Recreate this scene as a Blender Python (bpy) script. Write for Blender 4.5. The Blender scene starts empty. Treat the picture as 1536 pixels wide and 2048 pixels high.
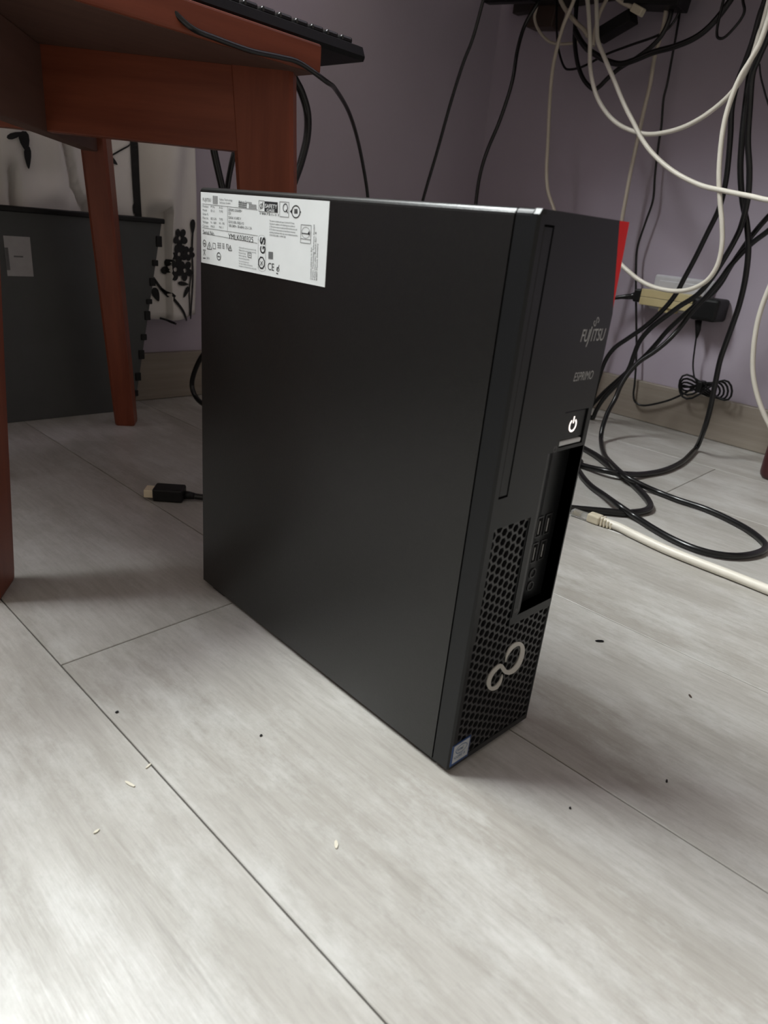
import bpy, bmesh, math, random
from mathutils import Vector, Matrix
random.seed(7)
S = bpy.context.scene
COL = S.collection
# ------------------------------------------------------------------ camera
F_PX = 1375.19
CX, CY, CZ = Vector((0.72476982, -0.68268242, 0.09302377)), Vector((-0.20075791, -0.3384053, -0.91933569)), Vector((0.65909406, 0.6476315, -0.38231984))
CAM = Vector((-0.28913179, -0.20294059, 0.32371925))
cd = bpy.data.cameras.new('camera'); cam = bpy.data.objects.new('camera', cd); COL.objects.link(cam)
cd.sensor_fit = 'VERTICAL'; cd.sensor_height = 36; cd.sensor_width = 27
cd.lens = 36 * F_PX / 2048
cd.clip_start = 0.01
M3 = Matrix((CX, -CY, -CZ)).transposed()
cam.matrix_world = Matrix.Translation(CAM) @ M3.to_4x4()
S.camera = cam
cd.dof.use_dof = True; cd.dof.focus_distance = 0.64; cd.dof.aperture_fstop = 13.0
# ------------------------------------------------------------------ world + lights + exposure
w = bpy.data.worlds.new('world'); S.world = w; w.use_nodes = True
bg = w.node_tree.nodes['Background']
bg.inputs[0].default_value = (1.0, 0.90, 0.79, 1); bg.inputs[1].default_value = 0.37
def area(name, loc, rot, sx, sy, power, color):
    d = bpy.data.lights.new(name, 'AREA'); d.shape = 'RECTANGLE'; d.size = sx; d.size_y = sy; d.energy = power; d.color = color
    o = bpy.data.objects.new(name, d); COL.objects.link(o); o.location = loc; o.rotation_euler = rot
    return o
# daylight through the high window of the back wall, up and to the left of the frame
area('window_daylight', (-.60, 1.19, 2.00), (math.radians(-76), 0, 0), 1.6, 1.2, 350, (0.95, 1.0, 0.985))
S.view_settings.view_transform = 'Standard'; S.view_settings.look = 'None'
S.view_settings.exposure = 0.0; S.view_settings.gamma = 1.0
S.view_settings.use_curve_mapping = False

# ------------------------------------------------------------------ helpers
def ray(px, py):
    return CX * ((px - 768) / F_PX) + CY * ((py - 1024) / F_PX) + CZ
def at(px, py, ax, val):
    """point of the photograph's pixel on the real plane x|y|z = val"""
    d = ray(px, py); i = 'xyz'.index(ax)
    return CAM + d * ((val - CAM[i]) / d[i])
def lin(c):
    c = c / 255.0
    return c / 12.92 if c <= 0.04045 else ((c + 0.055) / 1.055) ** 2.4
def rgb(r, g, b): return (lin(r), lin(g), lin(b), 1)

def mat(name, col, rough=0.5, metal=0.0, spec=0.5, noise=None, bump=None, emit=None, coat=0.0, trans=0.0):
    m = bpy.data.materials.new(name); m.use_nodes = True
    nt = m.node_tree; b = nt.nodes['Principled BSDF']
    b.inputs['Base Color'].default_value = col; b.inputs['Roughness'].default_value = rough
    b.inputs['Metallic'].default_value = metal; b.inputs['Specular IOR Level'].default_value = spec
    b.inputs['Coat Weight'].default_value = coat
    b.inputs['Transmission Weight'].default_value = trans
    if emit: b.inputs['Emission Color'].default_value = emit[0]; b.inputs['Emission Strength'].default_value = emit[1]
    tc = nt.nodes.new('ShaderNodeTexCoord')
    if noise:       # (col2, scale xyz, detail, lo, hi)
        mp = nt.nodes.new('ShaderNodeMapping'); mp.inputs['Scale'].default_value = noise[1]
        nz = nt.nodes.new('ShaderNodeTexNoise'); nz.inputs['Scale'].default_value = 1; nz.inputs['Detail'].default_value = noise[2]; nz.inputs['Roughness'].default_value = 0.6
        rp = nt.nodes.new('ShaderNodeValToRGB'); rp.color_ramp.elements[0].position = noise[3]; rp.color_ramp.elements[1].position = noise[4]
        rp.color_ramp.elements[0].color = col; rp.color_ramp.elements[1].color = noise[0]
        nt.links.new(tc.outputs['Object'], mp.inputs[0]); nt.links.new(mp.outputs[0], nz.inputs['Vector'])
        nt.links.new(nz.outputs['Fac'], rp.inputs[0]); nt.links.new(rp.outputs[0], b.inputs['Base Color'])
    if bump:        # (scale, strength, distance)
        nb = nt.nodes.new('ShaderNodeTexNoise'); nb.inputs['Scale'].default_value = bump[0]; nb.inputs['Detail'].default_value = 3
        bp = nt.nodes.new('ShaderNodeBump'); bp.inputs['Strength'].default_value = bump[1]; bp.inputs['Distance'].default_value = bump[2]
        nt.links.new(tc.outputs['Object'], nb.inputs['Vector']); nt.links.new(nb.outputs['Fac'], bp.inputs['Height']); nt.links.new(bp.outputs[0], b.inputs['Normal'])
    return m

def link(name, me, m=None, parent=None, smooth=False):
    o = bpy.data.objects.new(name, me); COL.objects.link(o)
    if m: me.materials.append(m)
    if parent: o.parent = parent
    if smooth:
        for p in me.polygons: p.use_smooth = True
    return o
def tag(o, label, cat, group=None, kind=None):
    if label: o['label'] = label
    if cat: o['category'] = cat
    if group: o['group'] = group
    if kind: o['kind'] = kind
    return o
def empty(name, loc, label, cat, group=None, rz=0):
    o = bpy.data.objects.new(name, None); COL.objects.link(o); o.location = loc; o.rotation_euler.z = rz
    o.empty_display_size = 0.02
    return tag(o, label, cat, group)
class MB:
    """collects shapes into one mesh"""
    def __init__(s): s.bm = bmesh.new()
    def box(s, a, b, bev=0, seg=2, mtx=None):
        r = bmesh.ops.create_cube(s.bm, size=1)
        vs = r['verts']
        for v in vs: v.co = Vector([a[i] + (b[i] - a[i]) * (v.co[i] + .5) for i in range(3)])
        if bev:
            es = list({e for v in vs for e in v.link_edges})
            rb = bmesh.ops.bevel(s.bm, geom=es, offset=bev, segments=seg, affect='EDGES', profile=0.5)
            vs = list({v for f in rb['faces'] for v in f.verts} | {v for v in vs if v.is_valid})
        if mtx:
            for v in vs: v.co = mtx @ v.co
        return s
    def prism(s, pts, ext):
        """polygon of 3D points extruded by vector"""
        ext = Vector(ext); n = len(pts)
        a = [s.bm.verts.new(Vector(p)) for p in pts]; b = [s.bm.verts.new(Vector(p) + ext) for p in pts]
        s.bm.faces.new(a[::-1]); s.bm.faces.new(b)
        for i in range(n): s.bm.faces.new((a[i], a[(i + 1) % n], b[(i + 1) % n], b[i]))
        return s
    def poly(s, pts):
        s.bm.faces.new([s.bm.verts.new(Vector(p)) for p in pts]); return s
    def tube(s, pts, r, n=10, cap=True):
        """pts list of Vector, r float or list"""
        N = len(pts); rs = r if isinstance(r, (list, tuple)) else [r] * N
        up = None; rings = []
        for i, p in enumerate(pts):
            t = (pts[min(i + 1, N - 1)] - pts[max(i - 1, 0)]).normalized()
            if up is None:
                up = Vector((0, 0, 1)) if abs(t.z) < .9 else Vector((1, 0, 0))
            x = t.cross(up)
            if x.length < 1e-6: x = t.orthogonal()
            x.normalize(); up = x.cross(t).normalized()
            rings.append([s.bm.verts.new(p + (x * math.cos(2 * math.pi * k / n) + up * math.sin(2 * math.pi * k / n)) * rs[i]) for k in range(n)])
        for a, b in zip(rings, rings[1:]):
            for k in range(n):
                f = s.bm.faces.new((a[k], a[(k + 1) % n], b[(k + 1) % n], b[k])); f.smooth = True
        if cap: s.bm.faces.new(rings[0][::-1]); s.bm.faces.new(rings[-1])
        return s
    def build(s, name, m, parent=None, smooth=False, recalc=True):
        if recalc: bmesh.ops.recalc_face_normals(s.bm, faces=s.bm.faces)
        me = bpy.data.meshes.new(name); s.bm.to_mesh(me); s.bm.free()
        return link(name, me, m, parent, smooth)
def catmull(P, sub=10):
    out = []
    n = len(P)
    for i in range(n - 1):
        p0 = P[i - 1] if i > 0 else P[i] * 2 - P[i + 1]
        p1, p2 = P[i], P[i + 1]
        p3 = P[i + 2] if i + 2 < n else P[i + 1] * 2 - P[i]
        for k in range(sub):
            t = k / sub
            out.append(0.5 * ((2 * p1) + (p2 - p0) * t + (2 * p0 - 5 * p1 + 4 * p2 - p3) * t * t + (3 * p1 - p0 - 3 * p2 + p3) * t ** 3))
    out.append(P[-1]); return out
def localize(o, loc):
    """moves the mesh origin to loc without moving the mesh"""
    loc = Vector(loc); o.data.transform(Matrix.Translation(-loc)); o.location = loc; return o
def cable(name, label, pts, r, m, group=None, sub=8, cat='cable', x=None, drop=False):
    """pts: (px, py) on the plane x = given, or (px, py, axis, value), or a Vector"""
    P = []
    n = len(pts)
    for i, q in enumerate(pts):
        if isinstance(q, Vector): P.append(q)
        elif len(q) == 4: P.append(at(*q))
        else: P.append(at(q[0], q[1], 'x', x[0] + (x[1] - x[0]) * i / (n - 1)))
    # ends that leave the picture at the top run on up to the underside of the desk
    for e, k in ((0, 0), (-1, len(P))):
        q = pts[e]
        if not isinstance(q, Vector) and q[1] < 0 and P[e].z < .785: P.insert(k, Vector((P[e].x, min(P[e].y, .90), .789)))
    # ends that hang behind something run on down to the floor
    e = P[-1]
    if drop: P += [Vector((e.x, min(e.y + .01, .93), e.z * .5)), Vector((e.x - .01, min(e.y + .02, .93), r + .0004)), Vector((e.x - .07, min(e.y + .04, .92), r + .0004))]
    C = catmull(P, sub)
    for c in C: c.z = min(max(c.z, r + .0002), .7895 - r)
    o = MB().tube(C, r, 9).build(name, m)
    localize(o, C[0])
    return tag(o, label, cat, group)

_TXT = []
def text(s, O, U, V, h, cw=1.0, shear=0.0, align='LEFT', lift=None, bold=0.0):
    """queues flat lettering: origin O, reading direction U, up V, cap height h"""
    c = bpy.data.curves.new('t', 'FONT'); c.body = s; c.size = h / 0.70; c.shear = shear; c.align_x = align; c.offset = bold * h / 0.70; c.resolution_u = 4
    o = bpy.data.objects.new('t', c); COL.objects.link(o)
    return (o, Vector(O), Vector(U), Vector(V), cw)
def texts_into(mb, items):
    bpy.context.view_layer.update(); dg = bpy.context.evaluated_depsgraph_get()
    for o, O, U, V, cw in items:
        me = bpy.data.meshes.new_from_object(o.evaluated_get(dg))
        vs = [mb.bm.verts.new(O + U * (v.co.x * cw) + V * v.co.y) for v in me.vertices]
        for p in me.polygons:
            try: mb.bm.faces.new([vs[i] for i in p.vertices])
            except ValueError: pass
        bpy.data.meshes.remove(me)
        cu = o.data; bpy.data.objects.remove(o); bpy.data.curves.remove(cu)

# ------------------------------------------------------------------ materials
def floor_material():
    m = bpy.data.materials.new('whitewashed_laminate'); m.use_nodes = True
    nt = m.node_tree; L = nt.links.new; b = nt.nodes['Principled BSDF']
    tc = nt.nodes.new('ShaderNodeTexCoord'); oi = nt.nodes.new('ShaderNodeObjectInfo')
    mul = nt.nodes.new('ShaderNodeVectorMath'); mul.operation = 'SCALE'; mul.inputs[0].default_value = (17, 31, 5)
    L(oi.outputs['Random'], mul.inputs['Scale'])
    add = nt.nodes.new('ShaderNodeVectorMath'); L(tc.outputs['Object'], add.inputs[0]); L(mul.outputs[0], add.inputs[1])
    def nz(scale, detail, rough=.6, dist=0.0):
        mp = nt.nodes.new('ShaderNodeMapping'); mp.inputs['Scale'].default_value = scale
        n = nt.nodes.new('ShaderNodeTexNoise'); n.inputs['Scale'].default_value = 1; n.inputs['Detail'].default_value = detail; n.inputs['Roughness'].default_value = rough; n.inputs['Distortion'].default_value = dist
        L(add.outputs[0], mp.inputs[0]); L(mp.outputs[0], n.inputs['Vector']); return n.outputs['Fac']
    def ramp(f, p0, c0, p1, c1):
        r = nt.nodes.new('ShaderNodeValToRGB'); e = r.color_ramp.elements
        e[0].position = p0; e[0].color = c0; e[1].position = p1; e[1].color = c1; L(f, r.inputs[0]); return r.outputs[0]
    def mix(f, a, c, mode='MIX'):
        x = nt.nodes.new('ShaderNodeMix'); x.data_type = 'RGBA'; x.blend_type = mode
        if isinstance(f, float): x.inputs[0].default_value = f
        else: L(f, x.inputs[0])
        L(a, x.inputs[6])
        if isinstance(c, tuple): x.inputs[7].default_value = c
        else: L(c, x.inputs[7])
        return x.outputs[2]
    # long soft streaks, fine grain, cloudy whitewash, a few dark pores
    base = ramp(nz((3.2, 14, 1), 5, .55, .6), .32, FL_A, .68, FL_B)
    grain = ramp(nz((22, 260, 1), 6, .7, .3), .32, (.60, .58, .55, 1), .60, (1, 1, 1, 1))
    c = mix(.42, base, grain, 'MULTIPLY')
    wash = ramp(nz((12, 26, 1), 7, .75), .47, (0, 0, 0, 1), .66, (1, 1, 1, 1))
    wf = nt.nodes.new('ShaderNodeMath'); wf.operation = 'MULTIPLY'; wf.inputs[1].default_value = .42; L(wash, wf.inputs[0])
    c = mix(wf.outputs[0], c, FL_W)
    dark = ramp(nz((7, 120, 1), 3, .5, .8), .70, (0, 0, 0, 1), .80, (1, 1, 1, 1))
    df = nt.nodes.new('ShaderNodeMath'); df.operation = 'MULTIPLY'; df.inputs[1].default_value = .38; L(dark, df.inputs[0])
    c = mix(df.outputs[0], c, FL_D)
    speck = ramp(nz((130, 260, 1), 5, .75), .53, (0, 0, 0, 1), .78, (1, 1, 1, 1))
    sf = nt.nodes.new('ShaderNodeMath'); sf.operation = 'MULTIPLY'; sf.inputs[1].default_value = .36; L(speck, sf.inputs[0])
    c = mix(sf.outputs[0], c, (.24, .23, .21, 1))
    L(c, b.inputs['Base Color'])
    rr = ramp(nz((20, 60, 1), 4, .6), .3, (.30, .30, .30, 1), .7, (.42, .42, .42, 1)); L(rr, b.inputs['Roughness'])
    b.inputs['Specular IOR Level'].default_value = .5
    bp = nt.nodes.new('ShaderNodeBump'); bp.inputs['Strength'].default_value = .12; bp.inputs['Distance'].default_value = .001
    L(nz((30, 380, 1), 4, .6), bp.inputs['Height']); L(bp.outputs[0], b.inputs['Normal'])
    return m
FL_A = (.335, .315, .285, 1); FL_B = (.49, .475, .45, 1); FL_W = (.60, .60, .585, 1); FL_D = (.17, .155, .14, 1)
M = {}
M['floor'] = floor_material()
M['sub'] = mat('dark_seam', (.06, .055, .05, 1), .9)
M['wall'] = mat('purple_grey_paint', (.395, .345, .405, 1), .75, noise=((.44, .39, .455, 1), (2.5, 2.5, 2.5), 4, .3, .7), bump=(160, .25, .001))
M['base'] = mat('laminate_baseboard', (.22, .185, .15, 1), .5, noise=((.30, .26, .215, 1), (3, 3, 70), 4, .3, .7))
M['wood_x'] = mat('red_brown_wood', (.150, .036, .018, 1), .40, spec=.25, noise=((.225, .059, .030, 1), (5, 70, 70), 5, .3, .7), bump=(60, .08, .001))
M['wood_z'] = mat('red_brown_wood_upright', (.150, .036, .018, 1), .40, spec=.25, noise=((.225, .059, .030, 1), (70, 70, 5), 5, .3, .7), bump=(60, .08, .001))
M['shaded'] = mat('shaded_wood', (.085, .038, .026, 1), .7, noise=((.115, .055, .038, 1), (5, 60, 60), 4, .3, .7))  # darker, duller table wood: shade below the top put into the colour
M['metal'] = mat('black_painted_steel', (.0060, .0062, .0060, 1), .30, spec=.6, noise=((.0085, .0085, .008, 1), (60, 300, 300), 4, .35, .7), bump=(900, .18, .0004))
M['bezel'] = mat('black_satin_plastic', (.0075, .0082, .009, 1), .36, spec=.32, bump=(2500, .05, .0002))
M['hole'] = mat('black_recess', (.004, .004, .004, 1), .7, spec=.2)
M['grille'] = mat('dark_grille_plastic', (.020, .020, .021, 1), .38)
M['red'] = mat('red_plastic', (.62, .012, .012, 1), .45, spec=.15, noise=((.70, .016, .014, 1), (40, 40, 40), 2, .3, .7))
M['silver'] = mat('silver_print', (.52, .50, .46, 1), .35, metal=.35)
M['greyprint'] = mat('grey_print', (.36, .36, .35, 1), .5)
M['dimprint'] = mat('dim_grey_print', (.12, .12, .12, 1), .5)
M['lightbar'] = mat('grey_light_bar', (.50, .51, .51, 1), .45, noise=((.56, .57, .57, 1), (300, 300, 300), 2, .3, .7))
M['power'] = mat('lit_power_symbol', (1, .92, .88, 1), .5, emit=((1, .88, .82, 1), 1.6))
M['paper'] = mat('white_label_paper', (.80, .83, .835, 1), .40, noise=((.83, .86, .865, 1), (60, 60, 60), 3, .3, .7))
M['ink'] = mat('black_ink', (.02, .022, .025, 1), .5)
M['ink2'] = mat('pale_ink', (.16, .165, .17, 1), .5)
M['blue'] = mat('blue_sticker', (.015, .05, .16, 1), .35)
M['stick'] = mat('pale_sticker', (.36, .38, .40, 1), .35, noise=((.42, .44, .46, 1), (200, 200, 200), 2, .3, .7))
M['blueink'] = mat('blue_ink', (.03, .09, .20, 1), .5)
M['blk'] = mat('black_cable_rubber', (.0065, .0065, .007, 1), .27, spec=.45, noise=((.009, .009, .0095, 1), (80, 80, 80), 2, .3, .7))
M['blk2'] = mat('black_matte_plastic', (.0055, .0055, .006, 1), .45, spec=.3, noise=((.0075, .0075, .008, 1), (80, 80, 80), 2, .3, .7))
M['white'] = mat('off_white_cable', (.66, .62, .54, 1), .42, noise=((.72, .68, .60, 1), (25, 25, 25), 3, .3, .7))
M['beige'] = mat('aged_beige_cable', (.50, .44, .36, 1), .45, noise=((.58, .52, .43, 1), (25, 25, 25), 3, .3, .7))
M['boot'] = mat('beige_boot', (.56, .50, .38, 1), .5, noise=((.62, .56, .43, 1), (80, 80, 80), 3, .3, .7))
M['clear'] = mat('clear_plastic', (.75, .75, .72, 1), .15, trans=.75)
M['gold'] = mat('gold_contact', (.75, .64, .46, 1), .4, metal=.1, noise=((.80, .70, .52, 1), (200, 200, 200), 2, .3, .7))
M['cream'] = mat('cream_plastic', (.50, .42, .22, 1), .5, noise=((.55, .46, .25, 1), (30, 30, 30), 2, .3, .7))
M['plate'] = mat('white_socket_plastic', (.52, .52, .55, 1), .35, noise=((.56, .56, .59, 1), (30, 30, 30), 2, .3, .7))
M['cloth'] = mat('white_fabric', (.70, .67, .64, 1), .85, noise=((.76, .73, .70, 1), (14, 14, 9), 3, .3, .7), bump=(700, .2, .0006))
M['clothprint'] = mat('black_fabric_print', (.012, .012, .013, 1), .85, noise=((.018, .018, .019, 1), (90, 90, 90), 2, .3, .7))
M['bin'] = mat('dark_grey_plastic', (.055, .058, .058, 1), .55, noise=((.065, .068, .068, 1), (12, 12, 12), 3, .3, .7), bump=(400, .1, .0005))
M['maroon'] = mat('maroon_lacquer', (.045, .008, .010, 1), .4, noise=((.06, .011, .013, 1), (60, 60, 6), 3, .3, .7))
M['desk'] = mat('dark_desk_board', (.035, .028, .026, 1), .6, noise=((.045, .036, .033, 1), (5, 60, 60), 3, .3, .7))
M['brownplug'] = mat('brown_bakelite', (.05, .03, .022, 1), .5, noise=((.06, .036, .027, 1), (60, 60, 60), 2, .3, .7))
M['crumb'] = mat('cream_crumb', (.58, .54, .44, 1), .7, noise=((.64, .60, .50, 1), (900, 900, 900), 2, .3, .7))
M['key'] = mat('glossy_key_plastic', (.012, .012, .013, 1), .22, noise=((.015, .015, .016, 1), (300, 300, 300), 2, .3, .7))
M['keyw'] = mat('white_key_print', (.75, .75, .75, 1), .4)

# ------------------------------------------------------------------ structure: floor of planks, two walls, baseboards
WY, WX = 0.955, 1.093
fl = MB().box((-1.6, -1.3, -.03), (WX + .05, WY + .05, -.008)).build('floor', M['sub']); fl['kind'] = 'structure'
PW = 0.2075; ang = math.atan(.0446)
strips = {-6: .3, -5: .8, -4: .1, -3: .55, -2: .88, -1: .262, 0: .90, 1: .93, 2: .60, 3: .15, 4: .5, 5: .9}
ncos, nsin = math.cos(ang), math.sin(ang)
PL = 1.38; plank_me = {}
for i, s0 in strips.items():
    # strip i spans a in [-.137+PW*(i+1) - PW, ...]; strip -1 is the one left of the tower's front corner
    a0 = -.137 + PW * (i + 1)
    for k in (-1, 0):
        lo, hi = s0 + PL * k, s0 + PL * (k + 1)
        lo, hi = max(lo, -1.3), min(hi, 1.0 )
        if hi - lo < .02: continue
        g = .0005; L_ = hi - lo - 2 * g; W_ = PW - 2 * g
        mb = MB(); h = .008; c = .0005
        # bevelled board: local x along the length, y across
        bot = [(-L_ / 2, -W_ / 2, -h), (L_ / 2, -W_ / 2, -h), (L_ / 2, W_ / 2, -h), (-L_ / 2, W_ / 2, -h)]
        mid = [(x, y, -c) for x, y, _ in bot]
        top = [((abs(x) - c) * (1 if x > 0 else -1), (abs(y) - c) * (1 if y > 0 else -1), 0) for x, y, _ in bot]
        rings = [[mb.bm.verts.new(p) for p in r] for r in (bot, mid, top)]
        for r0, r1 in zip(rings, rings[1:]):
            for q in range(4): mb.bm.faces.new((r0[q], r0[(q + 1) % 4], r1[(q + 1) % 4], r1[q]))
        mb.bm.faces.new(rings[2]); mb.bm.faces.new(rings[0][::-1])
        o = mb.build('plank', M['floor'], fl)
        ac, sc = a0 + PW / 2, (lo + hi) / 2
        o.location = (ncos * ac - nsin * sc, nsin * ac + ncos * sc, 0); o.rotation_euler.z = ang + math.pi / 2
WIN = (-1.22, .06, 1.46, 2.44)      # opening of the window in the thick back wall
mb = MB()
for a, b in (((-2.5, -.03), (WX + .05, WIN[2])), ((-2.5, WIN[3]), (WX + .05, 2.9)), ((-2.5, WIN[2]), (WIN[0], WIN[3])), ((WIN[1], WIN[2]), (WX + .05, WIN[3]))):
    mb.box((a[0], WY, a[1]), (b[0], WY + .20, b[1]))
wb = mb.build('wall_back', M['wall']); wb['kind'] = 'structure'
wr = MB().box((WX, -1.3, -.03), (WX + .06, WY, 2.6)).build('wall_right', M['wall']); wr['kind'] = 'structure'
o = MB().box((-1.6, WY - .013, .0002), (WX - .0132, WY, .082), .002).build('baseboard_back', M['base']); o['kind'] = 'structure'
o = MB().box((WX - .013, -1.3, .0002), (WX, WY - .0005, .080), .002).build('baseboard_right', M['base']); o['kind'] = 'structure'

# ------------------------------------------------------------------ computer tower
T = empty('computer_tower', (0.043, 0.15, 0), 'black slim desktop computer standing upright on the pale floor, white label on its side', 'computer')
TO = Vector(T.location)
def tp(mb, name, m, parent=None, smooth=False, label=None):
    """part of the tower, drawn in room coordinates"""
    o = mb.build(name, m); o.data.transform(Matrix.Translation(-TO)); o.parent = parent or T
    if label: o['label'] = label
    if smooth:
        for p in o.data.polygons: p.use_smooth = True
    return o
W, H, Z0 = .086, .338, .004
def rounded(x0, x1, z0, z1, r, y, n=5):
    pts = [(x0, y, z0)]
    for k in range(n + 1):
        a = math.pi - k * math.pi / 2 / n; pts.append((x0 + r + r * math.cos(a), y, z1 - r + r * math.sin(a)))
    for k in range(n + 1):
        a = math.pi / 2 - k * math.pi / 2 / n; pts.append((x1 - r + r * math.cos(a), y, z1 - r + r * math.sin(a)))
    pts.append((x1, y, z0)); return pts
tp(MB().prism(rounded(0, W - .001, Z0, H, .0038, .0146), (0, .2934, 0)), 'case', M['metal'])
tp(MB().box((.001, .0130, Z0 + .002), (W - .002, .0150, H - .002)), 'seam', M['hole'])
# front bezel: frame plates in front of a body
mb = MB()
mb.prism([(0, .0042, Z0)] + [p for p in rounded(0, W, Z0, H, .0034, .0042)[1:7]] + [(.0465, .0042, H), (.0465, .0042, Z0)], (0, .0093, 0))
for x0, z0, z1 in ((.0465, .2120, H), (.0465, Z0, .1045), (.0848, .1045, .2120)): mb.box((x0, .0042, z0), (W, .0135, z1))
PY = .0042      # plate depth
def plate(x0, x1, z0, z1): mb.prism([(x0, 0, z0), (x1, 0, z0), (x1, 0, z1), (x0, 0, z1)], (0, PY, 0))
tp(mb, 'bezel_body', M['bezel'])
mb = MB()
ch = .0014
mb.prism([(0, ch, Z0), (ch, 0, Z0), (.0050, 0, Z0), (.0050, PY, Z0), (0, PY, Z0)], (0, 0, H - Z0 - .0025))      # left edge strip, chamfered
mb.prism([(.0050, 0, .3315), (.0134, 0, .3315), (.0134, 0, H), (.0050, 0, H)], (0, PY, 0))
mb.prism([(0.0004, .0006, .3355), (.0050, 0, .3355), (.0050, 0, H), (.0022, .0006, H)], (0, PY - .0006, 0))
# main plate right of the drive flap, with the cut for the red wedge
mb.prism([(.0134, 0, .2355), (W, 0, .2355), (W, 0, .290), (W - .0135, 0, H), (.0134, 0, H)], (0, PY, 0))
plate(.0134, .0565, .2120, .2355); plate(.0818, W, .2120, .2355); plate(.0565, .0818, .2120, .2140)
plate(.0134, .0465, .192, .2120)
plate(.0050, .0465, .1735, .192)
plate(.0050, .0062, .099, .1735)
plate(.0395, .0399, .1045, .1735)
plate(.0412, .0465, .1045, .1735)
plate(.0395, W, .0985, .1045)
plate(.0848, W, .1045, .2120); 
plate(.0050, W, Z0, .0085); plate(.0845, W, .0085, .0985)
tp(mb, 'front_bezel', M['bezel'])
mb = MB(); mb.prism([(.0399, .0012, .1045), (.0412, .0012, .1045), (.0412, .0012, .1735), (.0399, .0012, .1735)], (0, .003, 0))
tp(mb, 'groove', M['hole'])
tp(MB().box((.0058, .0003, .1930), (.0128, .0040, .3306), .0003, 1), 'drive_flap', M['bezel'])
mb = MB(); mb.box((.0050, .0034, .192), (.0134, .0043, .3315)); tp(mb, 'drive_bay', M['hole'])
# red corner wedge
mb = MB()
fr = [Vector((W - .0134, .0003, H)), Vector((W - .002, .0005, H)), Vector((W, .0016, H - .002)), Vector((W, .0004, .2905))]
mb.prism(fr, (0, .0038, 0))
tp(mb, 'red_accent', M['red'], label='bright red corner wedge')
# honeycomb grille
def clip(poly, rect):
    x0, x1, z0, z1 = rect
    for ax, val, sg in ((0, x0, 1), (0, x1, -1), (1, z0, 1), (1, z1, -1)):
        out = []
        for i in range(len(poly)):
            a, b = poly[i], poly[(i + 1) % len(poly)]
            da, db = sg * (a[ax] - val), sg * (b[ax] - val)
            if da >= 0: out.append(a)
            if (da >= 0) != (db >= 0):
                t = da / (da - db); out.append((a[0] + (b[0] - a[0]) * t, a[1] + (b[1] - a[1]) * t))
        poly = out
        if len(poly) < 3: return []
    return poly
mb = MB(); pit = .0062; dx = pit * .866; ro = pit / math.sqrt(3); ri = .00268
for rect in ((.0062, .0395, .0985, .1735), (.0050, .0845, .0085, .0985)):
    for ci in range(0, 18):
        for ri_ in range(-1, 32):
            cx = .0065 + ci * dx; cz = .002 + (ri_ + (.5 if ci % 2 else 0)) * pit
            if not (rect[0] - ro < cx < rect[1] + ro and rect[2] - ro < cz < rect[3] + ro): continue
            hx = [(math.cos(math.pi / 3 * k), math.sin(math.pi / 3 * k)) for k in range(6)]
            O_ = [(cx + ro * a, cz + ro * b) for a, b in hx]; I_ = [(cx + ri * a, cz + ri * b) for a, b in hx]
            for k in range(6):
                q = clip([O_[k], O_[(k + 1) % 6], I_[(k + 1) % 6], I_[k]], rect)
                if q: mb.poly([(x, .0004, z) for x, z in q])
                a, b = I_[k], I_[(k + 1) % 6]
                inside = lambda p_: rect[0] <= p_[0] <= rect[1] and rect[2] <= p_[1] <= rect[3]
                if inside(a) and inside(b): mb.poly([(a[0], .0004, a[1]), (b[0], .0004, b[1]), (b[0], .0040, b[1]), (a[0], .0040, a[1])])
tp(mb, 'grille', M['grille'], label='honeycomb vent grille')
mb = MB(); mb.box((.0050, .0039, .0085), (.0845, .00425, .0985)); mb.box((.0062, .0039, .0985), (.0395, .00425, .1735)); tp(mb, 'grille_backing', M['hole'])
# port recess: sloped left wall, flat back, right wall
mb = MB(); rz0, rz1 = .1045, .2120
prof = [(.0465, .0), (.0500, .0008), (.0540, .0030), (.0580, .0060), (.0620, .0078), (.0660, .0084), (.0848, .0084)]
for a, b in zip(prof, prof[1:]): mb.poly([(a[0], a[1], rz0), (b[0], b[1], rz0), (b[0], b[1], rz1), (a[0], a[1], rz1)])
mb.poly([(.0848, .0084, rz0), (.0848, 0, rz0), (.0848, 0, rz1), (.0848, .0084, rz1)])
mb.poly([(x, y, rz0) for x, y in prof] + [(.0848, 0, rz0)]); mb.poly([(x, y, rz1) for x, y in prof] + [(.0848, 0, rz1)])
rec = tp(mb, 'port_recess', M['hole2'] if 'hole2' in M else M['bezel'])
for ux, uz in ((.0655, .1583), (.0748, .1583), (.0655, .1400), (.0748, .1400)):
    uy = .0083
    mb = MB()
    for b0, b1 in (((ux - .0032, uz - .0072), (ux + .0032, uz - .0064)), ((ux - .0032, uz + .0064), (ux + .0032, uz + .0072)), ((ux - .0032, uz - .0064), (ux - .0026, uz + .0064)), ((ux + .0026, uz - .0064), (ux + .0032, uz + .0064))):
        mb.box((b0[0], uy - .0007, b0[1]), (b1[0], uy + .0006, b1[1]))
    u = tp(mb, 'usb_port', M['grille'], rec)
    mb = MB(); mb.box((ux - .0026, uy - .0002, uz - .0064), (ux + .0026, uy + .0001, uz + .0064)); mb.box((ux + .0004, uy - .0006, uz - .0055), (ux + .0012, uy, uz + .0055))
    tp(mb, 'socket_hole', M['hole'], rec)
    mb = MB(); mb.box((ux - .0002, uy - .0007, uz - .0050), (ux + .0003, uy, uz + .0040)); tp(mb, 'tongue_glint', M['greyprint'], rec)  # pale grey strip paints the bright glint on the port's tongue
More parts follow.
